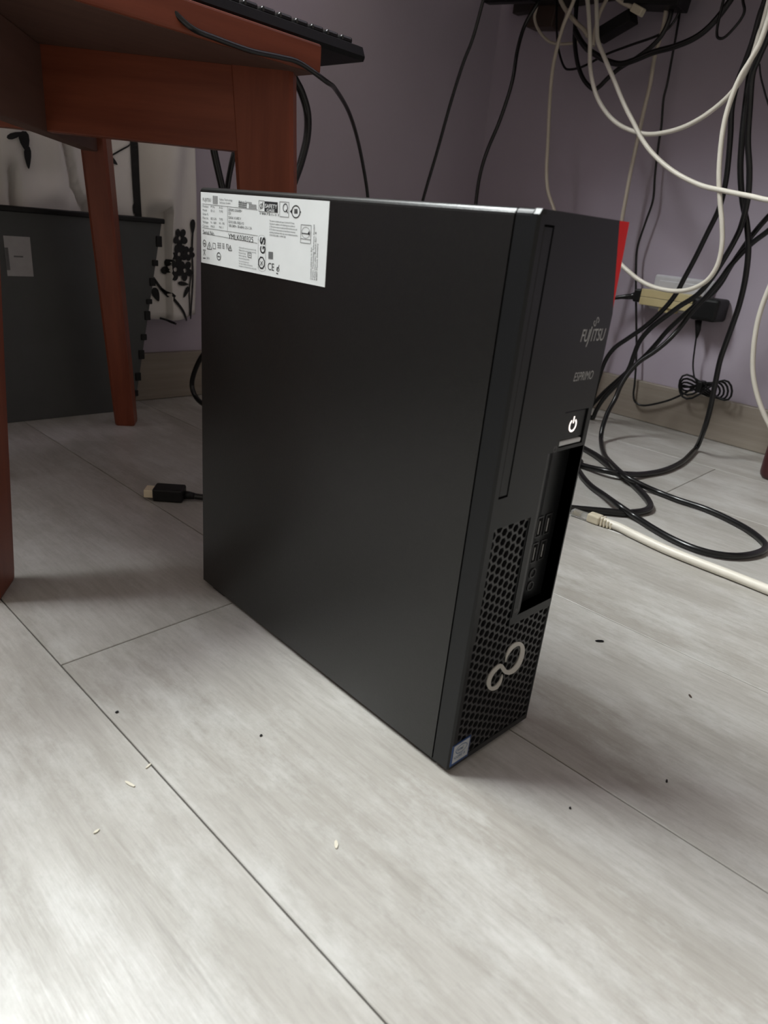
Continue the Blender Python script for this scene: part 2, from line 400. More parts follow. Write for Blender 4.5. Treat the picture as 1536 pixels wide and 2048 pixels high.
for jz in (.1245, .1150):
    mb = MB(); N = 14
    cx_ = .0690
    r0, r1 = .0026, .0036
    for k in range(N):
        a, b = 2 * math.pi * k / N, 2 * math.pi * (k + 1) / N
        f = lambda r, t, y: (cx_ + r * math.cos(t), y, jz + r * math.sin(t))
        mb.poly([f(r0, a, .0076), f(r0, b, .0076), f(r1, b, .0076), f(r1, a, .0076)])
        mb.poly([f(r1, a, .0076), f(r1, b, .0076), f(r1, b, .0086), f(r1, a, .0086)])
        mb.poly([f(r0, a, .0076), f(r0, b, .0076), f(r0, b, .0086), f(r0, a, .0086)])
    tp(mb, 'audio_jack', M['grille'], rec)
# power button with lit symbol, light bar below
pb = tp(MB().box((.0570, .0010, .2180), (.0813, .0050, .2351), .0008), 'power_button', M['bezel'])
mb = MB(); mb.box((.0565, .0040, .2140), (.0818, .0045, .2355)); tp(mb, 'button_recess', M['hole'])
mb = MB(); pcx, pcz = .0688, .2262
N = 28; a0, a1 = math.radians(90 + 34), math.radians(90 + 326)
for k in range(N):
    a, b = a0 + (a1 - a0) * k / N, a0 + (a1 - a0) * (k + 1) / N
    f = lambda r, t: (pcx + r * .95 * math.cos(t), .0008, pcz + r * math.sin(t))
    mb.poly([f(.0030, a), f(.0030, b), f(.0042, b), f(.0042, a)])
mb.poly([(pcx - .00055, .0008, pcz + .0012), (pcx + .00055, .0008, pcz + .0012), (pcx + .00055, .0008, pcz + .0054), (pcx - .00055, .0008, pcz + .0054)])
tp(mb, 'power_symbol', M['power'], pb, label='lit white power symbol')
tp(MB().box((.0572, .0004, .2145), (.0810, .0040, .2174), .0008), 'light_bar', M['lightbar'], label='grey light bar under the power button')
# lettering and marks on the front (flat print)
X_, Z_ = (1, 0, 0), (0, 0, 1); FY = -.00012
def front_print(name, items, m, extra=None):
    mb = MB(); texts_into(mb, items)
    if extra: extra(mb)
    return tp(mb, name, m)
def stroke(mb, pts, wd, y):
    for a, b in zip(pts, pts[1:]):
        d = Vector((b[0] - a[0], b[1] - a[1])); n = Vector((-d.y, d.x)).normalized() * wd / 2
        mb.poly([(a[0] + n.x, y, a[1] + n.y), (b[0] + n.x, y, b[1] + n.y), (b[0] - n.x, y, b[1] - n.y), (a[0] - n.x, y, a[1] - n.y)])
def fuj(mb):
    # small infinity over the j
    pts = []
    for k in range(25):
        t = -2.75 + 5.5 * k / 24; a_, b_ = .0027 * math.sin(t), .0016 * math.sin(2 * t)
        pts.append((.0698 + a_ * .74 - b_ * .67 * .9, .2858 + a_ * .67 * .8 + b_ * .74))
    stroke(mb, pts, .0006, FY)
    stroke(mb, [(.0664, .2832), (.0658, .2790), (.0650, .2752), (.0640, .2722)], .0009, FY)
front_print('brand_wordmark', [text('FU', (.0565, FY, .2752), X_, Z_, .0068, .72, .18, bold=.004), text('ITSU', (.0672, FY, .2752), X_, Z_, .0068, .74, .18, bold=.004)], M['greyprint'], fuj)
front_print('model_wordmark', [text('ESPRIMO', (.0575, FY, .2532), X_, Z_, .0050, .74, .2)], M['greyprint'])
def hdd(mb):
    c = [(.0530 + .0014 * math.cos(t * .449), .2152 + .0005 * math.sin(t * .449)) for t in range(15)]
    stroke(mb, c, .0003, FY); stroke(mb, [(.0516, .2152), (.0516, .2128), (.0524, .2123), (.0536, .2123), (.0544, .2128), (.0544, .2152)], .0003, FY)
def aud(mb):
    stroke(mb, [(.0431, .1078), (.0434, .1092), (.0443, .1098), (.0452, .1092), (.0454, .1078)], .0004, FY)
    stroke(mb, [(.0431, .1078), (.0437, .1076), (.0454, .1078)], .0003, FY)
mb = MB(); hdd(mb); tp(mb, 'disk_icon', M['dimprint'])
mb = MB(); aud(mb); tp(mb, 'headset_icon', M['dimprint'])
# infinity emblem
cl = [(710, 778, 4), (716, 740, 12), (730, 695, 24), (768, 632, 38), (815, 592, 42), (858, 582, 42), (886, 605, 42), (892, 655, 44), (880, 725, 46), (848, 800, 48), (802, 858, 50), (752, 888, 48), (708, 882, 46), (682, 848, 44), (660, 818, 40), (624, 836, 40), (574, 888, 40), (540, 950, 40), (528, 1015, 40), (548, 1062, 38), (598, 1056, 40), (640, 1010, 32), (664, 958, 20), (676, 912, 3)]
P = catmull([Vector((a, b, c)) for a, b, c in cl], 5)
Lf, Rt = [], []
for i, p in enumerate(P):
    d = P[min(i + 1, len(P) - 1)] - P[max(i - 1, 0)]; n = Vector((-d.y, d.x)).normalized() * p.z / 2
    for arr, sg in ((Lf, 1), (Rt, -1)): arr.append(at(880 + (p.x + sg * n.x) / 5.3884, 1180 + (p.y + sg * n.y) / 5.3884, 'y', -.0003))
mb = MB()
for i in range(len(P) - 1):
    mb.poly([Lf[i], Lf[i + 1], Rt[i + 1], Rt[i]])
    for A in (Lf, Rt): mb.poly([A[i], A[i + 1], A[i + 1] + Vector((0, .0007, 0)), A[i] + Vector((0, .0007, 0))])
tp(mb, 'emblem', M['silver'], label='silver looped emblem on the grille')
# processor sticker
st = tp(MB().box((.0012, -.0002, .0062), (.0190, .0003, .0232)), 'sticker', M['blue'], label='small blue and grey sticker')
tp(MB().box((.0026, -.0003, .0080), (.0180, .0002, .0222)), 'sticker_face', M['stick'], st)
mb = MB()
texts_into(mb, [text('intel', (.0062, -.00042, .0165), X_, Z_, .0026, .9), text('CORE i5', (.0042, -.00042, .0110), X_, Z_, .0022, .95)])
stroke(mb, [(.0104 + .0056 * math.cos(t), .0174 + .0032 * math.sin(t)) for t in [i * .2 - 5.6 for i in range(32)]], .0005, -.0004)
tp(mb, 'sticker_print', M['blueink'], st)
for fx in (.010, .074):
    for fy in (.022, .285):
        tp(MB().box((fx - .008, fy - .01, .0003), (fx + .008, fy + .01, Z0 + .0002), .001), 'foot', M['blk2'])
# white type label on the side
lab = tp(MB().box((-.0003, .1535, .2845), (.0002, .3068, .3345)), 'type_label', M['paper'], label='white printed type label')
LX = -.00045
def lp(zx, zy): return at(390 + zx / 5.12, 360 + zy / 5.12, 'x', LX)
LU, LV = (0, -1, 0), (0, 0, 1)
def lt(s, zx, zy, zx2, zh, **k):
    """printed string from (zx, baseline zy) as wide as up to zx2, cap height zh in crop pixels"""
    a, b = lp(zx, zy), lp(zx2, zy); h = abs(lp(zx, zy - zh).z - a.z)
    it = text(s, a, LU, LV, h, **k)
    bpy.context.view_layer.update()
    wd = max(it[0].dimensions.x, 1e-5)
    return (it[0], it[1], it[2], it[3], abs(b.y - a.y) / wd)
mb = MB(); mb2 = MB()
def bar(m, pts):
    m.poly([lp(*p) for p in pts])
def line(m, a, b, t=2.2):
    A, B = lp(*a), lp(*b); d = (B - A).normalized(); n = Vector((0, -d.z, d.y)) * t * .000058
    m.poly([A + n, B + n, B - n, A - n])
def ringl(m, cx, cy, rx, ry, t, n=24, k0=0):
    A, B = lp(cx, cy), lp(cx + rx, cy); C_ = lp(cx, cy - ry); hx, hz = abs(B.y - A.y), abs(C_.z - A.z); f = 1 - t
    for k in range(n):
        a, b = 2 * math.pi * (k + k0) / n, 2 * math.pi * (k + 1 + k0) / n
        g = lambda r, q: Vector((LX, A.y - hx * r * math.cos(q), A.z + hz * r * math.sin(q)))
        m.poly([g(1, a), g(1, b), g(f, b), g(f, a)])
its = [lt('Serial No.', 80, 552, 198, 42), lt('YMLK030325', 340, 602, 595, 55), lt('198751-11', 655, 352, 845, 24), lt('CE', 742, 918, 806, 75), lt('Made in Germany', 446, 233, 580, 24)]
pale = [lt('FUJITSU', 78, 215, 160, 34), lt('Fujitsu Technology', 250, 207, 380, 20), lt('Solutions GmbH', 250, 240, 360, 20)]
rows = [(('Product', 78), ('P.N.', 160), ('A.S.', 246)), (('Model', 78), ('B.U.', 160), ('TYPE', 246)), (('Order N.', 78),), (('Part N.', 78), ('BD U/R', 160), ('TYPE', 246)), (('Voltage', 78), ('N - 100V', 160), ('NI - 100', 246)), (('Current', 78), ('MAX', 160), ('NI 1', 246))]
ry = 278
for r_ in rows:
    for s_, x_ in r_: pale.append(lt(s_, x_, ry + (x_ - 78) * .09, x_ + (42 if x_ < 246 else 38) + (16 if len(s_) > 5 else 0), 24))
    ry += 40
for s_, y_, x2 in (('ESPRIMO D556/E85+', 318, 480), ('D3', 352, 364), ('S26361 K1002 V', 395, 470), ('GVX:100-1002-V2', 440, 498), ('100-240V~ 50-60Hz 2.5-1.2A', 478, 578)): its.append(lt(s_, 342, y_, x2, 26))
for k, s_ in enumerate(('This device complies with part 15 of the FCC Rules.', 'Operation is subject to the following two conditions:', '1) This device may not cause harmful interference, and', '2) This device must accept any interference received,', 'including interference that may cause undesired operation.', 'CAN ICES-3(B) / NMB-3(B)')):
    its.append(lt(s_, 762, 425 + k * 29, (1020, 1024, 1043, 1028, 1056, 928)[k], 17))
for k, s_ in enumerate(('Opening for service personnel only', 'Observe the manual when servicing', 'Remove all plugs', 'before opening', 'the housing parts')):
    pale.append(lt(s_, 448, 697 + k * 27, (625, 625, 520, 525, 555)[k], 16))
for k, s_ in enumerate(('Nur durch Fachpersonal', 'Vor dem Oeffnen alle Stecker', 'Netzkabel vom Geraet trennen und pruefen')): pale.append(lt(s_, 448, 835 + k * 25, (550, 590, 630)[k], 15))
# small rectangles of dense unreadable signs
for x_, y_, w_, h_ in ((182, 165, 52, 30), (182, 208, 52, 30), (446, 232, 85, 40), (552, 250, 80, 34), (230, 645, 40, 48), (280, 652, 24, 46)):
    n_ = max(2, int(w_ / 13))
    for q in range(n_):
        xx = x_ + q * w_ / n_; sl = (xx - x_) * .12
        for rr_ in range(3): line(mb2 if x_ != 446 else mb, (xx, y_ + sl + h_ * rr_ / 2), (xx + w_ / n_ * .72, y_ + sl + h_ * rr_ / 2 + 1), 5)
        line(mb2 if x_ != 446 else mb, (xx + w_ / n_ * .35, y_ + sl), (xx + w_ / n_ * .35, y_ + sl + h_), 4)
for a, b in (((76, 244), (642, 306)), ((76, 488), (642, 572)), ((76, 545), (636, 648)), ((332, 275), (332, 522))): line(mb2, a, b, 2.6)
bar(mb, [(711, 217), (846, 229), (846, 336), (711, 324)])
for a, b in (((653, 210), (711, 216)), ((653, 210), (653, 320)), ((653, 320), (711, 325)), ((866, 222), (962, 230)), ((962, 230), (958, 383)), ((866, 374), (958, 383)), ((866, 222), (866, 374)), ((1086, 457), (1190, 467)), ((1190, 467), (1182, 654)), ((1078, 640), (1182, 654)), ((1086, 457), (1078, 640)), ((1080, 600), (1184, 614))): line(mb2, a, b, 3)
line(mb, (668, 300), (696, 228), 5); ringl(mb, 680, 268, 18, 26, .22)
ringl(mb, 924, 285, 26, 45, .24); line(mb, (930, 305), (950, 340), 6)
ringl(mb, 1032, 325, 46, 68, .17)
bar(mb, [(972, 322), (992, 296), (992, 350)]); bar(mb, [(1086, 328), (1070, 304), (1070, 354)])
for k in range(5): line(mb, (1018 + 7 * k, 295), (1018 + 7 * k, 345), 4)
ringl(mb2, 1134, 540, 44, 60, .08); line(mb, (1095, 545), (1175, 555), 5); bar(mb, [(1150, 555), (1168, 520), (1176, 570)])
# GS mark with octagon
for a, b in (((646, 600), (646, 900)), ((722, 610), (722, 905))): line(mb2, a, b, 2)
ringl(mb2, 684, 600, 38, 36, .06); ringl(mb2, 684, 905, 38, 32, .06)
ringl(mb, 681, 848, 36, 68, .24, 8, .5); line(mb2, (668, 830), (694, 870), 5); line(mb2, (694, 830), (668, 870), 5)
ringl(mb, 848, 915, 15, 24, .3); line(mb, (838, 930), (862, 870), 5); line(mb, (850, 960), (832, 955), 6)
ringl(mb, 97, 648, 17, 36, .2); line(mb2, (88, 650), (106, 652), 8)
for cx_, cy_, s_ in ((147, 672, 24), (360, 696, 18)):
    q = [(cx_ - s_, cy_ + s_ * 1.4), (cx_ + s_, cy_ + s_ * 1.6), (cx_, cy_ - s_ * 1.5)]
    for i in range(3): line(mb, q[i], q[(i + 1) % 3], 4)
    line(mb, (cx_, cy_ - s_ * .4), (cx_, cy_ + s_), 5)
ringl(mb, 243, 782, 21, 42, .22); line(mb2, (232, 782), (254, 784), 8)
for a, b in (((84, 715), (106, 770)), ((106, 715), (84, 770)), ((82, 715), (108, 717)), ((182, 645), (210, 650)), ((182, 645), (182, 700)), ((210, 650), (210, 706)), ((182, 700), (210, 706)), ((320, 658), (340, 662)), ((320, 658), (320, 710)), ((340, 662), (340, 714)), ((320, 658), (340, 714)), ((540, 745), (576, 750)), ((540, 790), (576, 798)), ((540, 745), (540, 790)), ((576, 750), (576, 798)), ((548, 768), (568, 772))): line(mb2, a, b, 4)
bar(mb, [(82, 794), (108, 797), (108, 806), (82, 803)])
bar(mb2, [(752, 733), (798, 738), (796, 812), (750, 806)])
its.append(lt('201', 118, 806, 145, 18))
# vertical writing up the right side
RU, RV = (0, -.045, 1), (0, 1, 0)
RU = Vector((0, .04, 1)).normalized(); RV = Vector((0, 1, -.04)).normalized()
for k, (s_, yb, yt) in enumerate((('Contact address in EU:', 1022, 690), ('Fujitsu Technology Solutions GmbH', 1024, 460), ('Mies-van-der-Rohe-Str. 8', 1028, 535), ('80807 Munich Germany', 1032, 650))):
    A = lp(1190 + 20 * k, yb); B = lp(1190 + 20 * k, yt)
    it = text(s_, A, RU, RV, .0013); bpy.context.view_layer.update()
    its.append((it[0], A, RU, RV, abs(B.z - A.z) / max(it[0].dimensions.x, 1e-5)))
# the large rotated letters G S
for s_, yb in (('G', 762), ('S', 668)):
    A = lp(716, yb); hh = abs(lp(716, 0).y - lp(664, 0).y)
    it = text(s_, A, (0, 0, 1), (0, 1, 0), hh, bold=.025); bpy.context.view_layer.update()
    its.append((it[0], A, Vector((0, 0, 1)), Vector((0, 1, 0)), abs(lp(716, yb).z - lp(716, yb - 78).z) / it[0].dimensions.x))
texts_into(mb, its); texts_into(mb2, pale)
tp(mb, 'label_print', M['ink'], lab); tp(mb2, 'fine_print', M['ink2'], lab)
mb = MB(); LX = -.0006
mb_items = []
dark2 = [lt('SAFETY', 716, 283, 840, 40, bold=.012), lt('GASE', 732, 322, 812, 28, bold=.012)]
texts_into(mb, dark2)
tp(mb, 'white_print', M['paper'], lab)

# ------------------------------------------------------------------ small wooden table, upper left
ZU, ZT = .452, .476
TB = empty('side_table', (-.0145, .591, 0), 'reddish brown wooden side table with splayed legs and crossing rails, upper left', 'table')
def tl(o): o.data.transform(Matrix.Translation(-Vector(TB.location))); o.parent = TB; return o
e1 = Vector((-math.cos(math.radians(4.6)), -math.sin(math.radians(4.6)) * .9, 0)).normalized(); e2 = Vector((e1.y, -e1.x, 0))
Q1 = Vector((.186, .4075, 0))
def board(name, center, ux, L_, Wd, z0, z1, bev, m, shift=0):
    """long board: local x along ux"""
    o = MB().box((-L_ / 2, -Wd / 2, z0), (L_ / 2, Wd / 2, z1), bev).build(name, m, TB)
    o.location = Vector(center) - Vector(TB.location); o.rotation_euler.z = math.atan2(ux.y, ux.x); return o
LT, WT = .405, .425
c_ = Q1 + e1 * LT / 2 + e2 * WT / 2
board('tabletop', (c_.x, c_.y, 0), e1, LT, WT, ZU, ZT, .0022, M['wood_x'])
board('underside_shade', (c_.x, c_.y, 0), e1, LT - .006, WT - .006, ZU - .0006, ZU + .001, 0, M['shaded'])  # thin added sheet, coloured for the shade under the tabletop
uR = Vector((-.731, .682, 0)).normalized(); uN = Vector((.555, .832, 0)).normalized()
C0 = Vector((-.0145, .591, 0))
nF = Vector((-uR.y, uR.x, 0)); nF = nF if nF.y < 0 else -nF       # towards the room
# front rail: its near face lies a hair behind the face of the right leg
fR, fL = Vector((.169, .42, 0)), Vector((.125, .461, 0))
rl = .50; rc = fL + uR * (rl / 2 - .004) - nF * .0105
board('rail', (rc.x, rc.y, 0), uR, rl, .019, .3785, ZU, .001, M['wood_x'])
nN = Vector((.125, .805, 0)); n0 = Vector((-.128, .425, 0))
d_ = nN - n0; rc2 = (nN + n0) / 2
board('rail', (rc2.x, rc2.y, 0), d_, d_.length - .01, .019, .3775, ZU - .0008, .001, M['shaded'])  # inner rail takes the darkened wood, its shade put into the colour
def leg(top, foot, u, wt, wf, t, name='leg', zt=ZU):
    """splayed leg: section wt x t at the top, wf at the foot, u = wide direction"""
    u = u.normalized(); v = Vector((-u.y, u.x, 0))
    mb = MB(); rings = []
    for z, f in ((0.0, .94), (.003, .99), (.012, 1.0), (.06, 1.0), (zt * .5, 1.0), (zt, 1.0)):
        s = z / zt; c = Vector((0, 0, 0)).lerp(Vector(top) - Vector(foot), s); c.z = z; wd = (wf + (wt - wf) * s) * f / 2; th = t * f / 2 * (.88 + .12 * s)
        b = min(wd, th) * .22
        pr = [(wd - b, -th), (wd, -th + b), (wd, th - b), (wd - b, th), (-wd + b, th), (-wd, th - b), (-wd, -th + b), (-wd + b, -th)]
        rings.append([mb.bm.verts.new(c + u * a + v * bb) for a, bb in pr])
    for r0, r1 in zip(rings, rings[1:]):
        for q in range(8): mb.bm.faces.new((r0[q], r0[(q + 1) % 8], r1[(q + 1) % 8], r1[q]))
    mb.bm.faces.new(rings[0][::-1]); mb.bm.faces.new(rings[-1])
    o = mb.build(name, M['wood_z'], TB); o.location = Vector(foot) - Vector(TB.location); return o
lt_ = .036
mR = (fR + fL) / 2 - nF * lt_ / 2
sp = Vector((.731, -.682, 0)) * .030
leg(mR - sp * .22, mR + sp * .78, uR, .0615, .046, lt_)
leg((-.1250, .427, 0), (-.1585, .398, 0), uN, .060, .044, .038)
leg((.124, .800, 0), (.160, .825, 0), uN, .046, .034, .033)
mL = C0 * 2 - mR
leg(mL + sp * .22, mL - sp * .78, uR, .0615, .046, lt_)

# ------------------------------------------------------------------ keyboard on the table, with its cord
KX, KY, KZ = .268, .4335, .4795
ka = math.radians(3.4)
K = empty('keyboard', (KX, KY, KZ), 'black keyboard lying on the wooden table, overhanging its right corner', 'keyboard', rz=ka)
mb = MB()      # local: x from 0 (right end) to -0.44, y from 0 (front) to 0.15
prof = [(.002, 0.0), (0.0, .004), (.004, .0125), (.012, .0150), (.148, .0205), (.150, .016), (.150, .004), (.147, 0.0)]
xs = [(0.0, .75), (-.006, 1.0), (-.434, 1.0), (-.44, .75)]
rings = [[mb.bm.verts.new((x, y if f == 1 else .006 + y * .95, z * f + (1 - f) * .004)) for y, z in prof] for x, f in xs]
for r0, r1 in zip(rings, rings[1:]):
    for q in range(len(prof)): mb.bm.faces.new((r0[q], r0[(q + 1) % len(prof)], r1[(q + 1) % len(prof)], r1[q]))
mb.bm.faces.new(rings[0][::-1]); mb.bm.faces.new(rings[-1])
mb.build('keyboard_body', mat('keyboard_plastic', (.004, .004, .0042, 1), .5, spec=.12, noise=((.0055, .0055, .006, 1), (80, 80, 80), 2, .3, .7)), K)
for fx_, fy_ in ((-.09, .012), (-.09, .135), (-.40, .012), (-.40, .135)):
    MB().box((fx_ - .01, fy_ - .005, -.0034), (fx_ + .01, fy_ + .005, .0005), .0008).build('foot', M['blk2'], K)
kb = MB(); kb.box((-.0078, -.0075, 0), (.0078, .0075, .0065), .0022, 2); keyme = None
for row in range(5):
    for c in range(21):
        x = -.018 - c * .0202; y = .0225 + row * .0215; z = .0149 + (y - .012) * .0404
        if keyme is None:
            o = kb.build('key', M['key'], K); keyme = o.data
        else: o = link('key', keyme, None, K)
        o.location = (x, y, z - .0005); o.rotation_euler.x = math.radians(2.3)
cordP = [at(322, -12, 'z', ZT + .003), at(334, 6, 'z', ZT + .002), at(350, 26, 'z', ZT - .008) , at(385, 57, 'z', ZU - .001), at(430, 76, 'z', ZU - .003), at(500, 101, 'z', ZU - .004), at(560, 114, 'z', ZU - .004), at(600, 126, 'z', ZU - .004), Vector((.190, .404, .4465)), at(672, 180, 'y', .44), at(700, 230, 'y', .50), at(720, 300, 'y', .56), at(735, 388, 'y', .60), at(737, 450, 'y', .61), at(730, 560, 'y', .61), at(735, 640, 'y', .60)]
e_ = cordP[-1]; cordP += [Vector((e_.x, e_.y, .05)), Vector((e_.x + .02, e_.y - .02, .003)), Vector((e_.x + .08, e_.y - .05, .003))]
cordP[2] = at(350, 26, 'y', .398); cordP[3] = at(385, 57, 'y', .392); cordP[4] = at(430, 76, 'y', .392); cordP[5] = at(500, 101, 'y', .396); cordP[6] = at(560, 114, 'y', .399); cordP[7] = at(600, 126, 'y', .401)
cordP[0] = at(322, -12, 'y', .410)
cordP[1] = at(334, 6, 'y', .402)
cb = MB().tube(catmull(cordP, 8), .0023, 10).build('keyboard_cord', M['blk'])
Ki = Matrix.Translation((KX, KY, KZ)) @ Matrix.Rotation(ka, 4, 'Z')
cb.data.transform(Ki.inverted()); cb.parent = K

# ------------------------------------------------------------------ fabric with black flowers, and the grey bin in front of it
YC = .925
CREASE = [[(.330, .062), (.300, .060), (.250, .066)], [(.400, .128), (.345, .142), (.300, .162), (.240, .178)], [(.420, .012), (.350, .004), (.290, .010)]]
def crease(x, z):
    d = 0.0
    for L in CREASE:
        for (za, xa), (zb, xb) in zip(L, L[1:]):
            if zb - .02 <= z <= za + .02:
                t = min(1, max(0, (za - z) / (za - zb))); u = x - (xa + (xb - xa) * t)
                d = max(d, math.exp(-(u / .0045) ** 2) * 1.0)
    return d
def fold(x, z):
    tuft = 0
    for cx_, cz_ in ((.108, .345), (.04, .325)): tuft += math.exp(-((x - cx_) ** 2 / .0009 + (z - cz_) ** 2 / .0016))
    v = .012 * math.sin((x + .02) * 38 + .8 * math.sin(z * 9)) + .006 * math.sin(x * 83 - z * 16)
    v += .016 * tuft
    # round free-hanging fold at the right end, with a deep crease before it
    v -= .018 * math.exp(-((x - .292) / .030) ** 2); v += .020 * math.exp(-((x - .243) / .010) ** 2)
    v += .020 * crease(x, z)
    if z < .318 and x < .285: v = max(v, .001)
    return min(YC - .004 + v, WY - .016 if z < .09 else WY - .004)
mb = MB(); NX, NZ = 240, 110; x0, x1 = -.35, .343
grid = []
for j in range(NZ + 1):
    rowv = []
    for i in range(NX + 1):
        x = x0 + (x1 - x0) * i / NX; z = .146 + (1.36 - .146) * j / NZ
        if j == 0: z += .003 * math.sin(x * 40)
        rowv.append(mb.bm.verts.new((x, fold(x, z), z)))
    grid.append(rowv)
for j in range(NZ):
    for i in range(NX): mb.bm.faces.new((grid[j][i], grid[j][i + 1], grid[j + 1][i + 1], grid[j + 1][i]))
cur = mb.build('curtain', M['cloth'], smooth=True)
localize(cur, (0, YC, 1.36)); sm = cur.modifiers.new('thick', 'SOLIDIFY'); sm.thickness = .0015; sm.offset = 1
tag(cur, 'white fabric curtain printed with black flowers and stems, behind the grey bin', 'curtain')
def on_cloth(px, py): 
    p = at(px, py, 'y', YC - .01); return Vector((p.x, fold(p.x, p.z) - .0022, p.z))
def cp(mb, o=0):
    ob = mb.build('printed_flower', M['clothprint'], recalc=False); ob.data.transform(Matrix.Translation(-Vector(cur.location))); ob.parent = cur; return ob
def blob(mb, cx, cy, rx, ry, rot=0, hole=0):
    n = 14; R = []
    for k in range(n):
        a = 2 * math.pi * k / n; X, Y = rx * math.cos(a), ry * math.sin(a)
        R.append((cx + X * math.cos(rot) - Y * math.sin(rot), cy + X * math.sin(rot) + Y * math.cos(rot)))
    if hole:
        for k in range(n):
            a, b = R[k], R[(k + 1) % n]; g = lambda p: (cx + (p[0] - cx) * hole, cy + (p[1] - cy) * hole)
            mb.poly([on_cloth(*a), on_cloth(*b), on_cloth(*g(b)), on_cloth(*g(a))])
    else:
        c = on_cloth(cx, cy)
        for k in range(n): mb.poly([c, on_cloth(*R[k]), on_cloth(*R[(k + 1) % n])])
for fx, fy, fr_ in ((358, 476, 19), (356, 508, 19), (380, 507, 14), (346, 538, 20), (369, 541, 19)):
    mb = MB(); blob(mb, fx, fy, fr_ * .62, fr_ * .62, 0, .35)
    for k in range(5):
        a = k * 1.2566 + .4; blob(mb, fx + fr_ * .66 * math.cos(a), fy + fr_ * .66 * math.sin(a), fr_ * .46, fr_ * .40, a)
    cp(mb)
def cloth_strip(pts, wd):
    mb = MB(); P = catmull([Vector((a, b, 0)) for a, b in pts], 5)
    for a, b in zip(P, P[1:]):
        n = Vector((-(b - a).y, (b - a).x, 0)).normalized() * wd / 2
        mb.poly([on_cloth((a + n).x, (a + n).y), on_cloth((b + n).x, (b + n).y), on_cloth((b - n).x, (b - n).y), on_cloth((a - n).x, (a - n).y)])
    ob = cp(mb); ob.name = 'stem_or_fold_shade'  # printed stems, plus one strip that paints a fold's shadow
def leaf(cx, cy, l, wd, rot):
    mb = MB(); R = []
    for k in range(12):
        a = 2 * math.pi * k / 12; X, Y = l * math.cos(a), wd * math.sin(a) * (1 - .5 * math.cos(a)); R.append((cx + X * math.cos(rot) - Y * math.sin(rot), cy + X * math.sin(rot) + Y * math.cos(rot)))
    c = on_cloth(cx, cy)
    for k in range(12): mb.poly([c, on_cloth(*R[k]), on_cloth(*R[(k + 1) % 12])])
    ob = cp(mb); ob.name = 'printed_leaf'
cloth_strip([(309, 556), (325, 578), (345, 600), (362, 622), (371, 641)], 5.5); cloth_strip([(325, 578), (345, 592), (338, 586)], 5); cloth_strip([(386, 548), (381, 580), (383, 610), (387, 640)], 3.5)
cloth_strip([(392, 440), (388, 500), (391, 560), (388, 640)], 4); cloth_strip([(322, 637), (336, 641), (345, 646)], 4)
leaf(365, 567, 14, 4, .15); leaf(371, 584, 13, 5, 2.2); leaf(315, 590, 15, 7, 1.2); leaf(390, 455, 16, 5, 1.6)
cloth_strip([(278, 250), (281, 290), (282, 340), (283, 400), (284, 445)], 12); leaf(279, 418, 11, 7, 1.9)  # the broad strip paints the dark shadow in the curtain's fold
cloth_strip([(272, 288), (250, 298), (225, 313)], 3.5); leaf(230, 321, 13, 5, .75)
leaf(52, 283, 22, 10, 1.3); leaf(60, 315, 24, 7, 1.45); leaf(33, 270, 18, 6, -.3)
# bin: tapered slab leaning flat before the baseboard
YB = .893
bn = empty('storage_bin', (.0, YB, 0), 'dark grey flat plastic bin with a white sticker standing behind the wooden table', 'bin')
def bl(mb, name, m, parent=None, label=None):
    o = mb.build(name, m); o.data.transform(Matrix.Translation(-Vector(bn.location))); o.parent = parent or bn
    if label: o['label'] = label
    return o
xTR, xBR = at(324, 437, 'y', YB).x, at(268, 803, 'y', YB).x; zT = at(150, 424, 'y', YB).z
mb = MB(); mb.prism([(-.33, YB, .0005), (xBR, YB, .0005), (xTR, YB, zT), (-.38, YB, zT)], (0, .026, 0)); bl(mb, 'bin_body', M['bin'])
mb = MB(); mb.box((-.385, YB - .004, zT - .0065), (xTR + .003, YB + .029, zT + .001), .0015); bl(mb, 'bin_rim', M['blk2'])
for py, hh in ((472, 22), (520, 12), (556, 16), (598, 10), (622, 18), (668, 12), (700, 18), (745, 16), (780, 12)):
    f = (py - 437) / (803 - 437); px = 324 + (268 - 324) * f
    p = at(px, py, 'y', YB); q = at(px, py + hh, 'y', YB)
    mb = MB(); mb.box((p.x - .006, YB - .0025, q.z), (p.x + .0035, YB + .020, p.z), .001); bl(mb, 'bin_rib', M['blk2'])
a, b = at(6, 471, 'y', YB), at(67, 553, 'y', YB)
sk = bl(MB().box((a.x, YB - .0008, b.z), (b.x, YB + .001, a.z)), 'sticker', mat('grey_white_sticker', (.34, .33, .33, 1), .6, noise=((.38, .37, .37, 1), (60, 60, 60), 2, .3, .7)), label='white sticker on the bin')
mb = MB(); p = at(27, 511, 'y', YB); q = at(46, 515, 'y', YB); mb.box((p.x, YB - .0012, q.z), (q.x, YB - .0006, p.z))
for k in range(5):
    p = at(9 + k * 3.2, 495, 'y', YB); q = at(10.2 + k * 3.2, 540, 'y', YB); mb.box((p.x, YB - .0012, q.z), (q.x, YB - .0006, p.z)) if k in (1, 2) else None
bl(mb, 'sticker_print', M['dimprint'], sk)

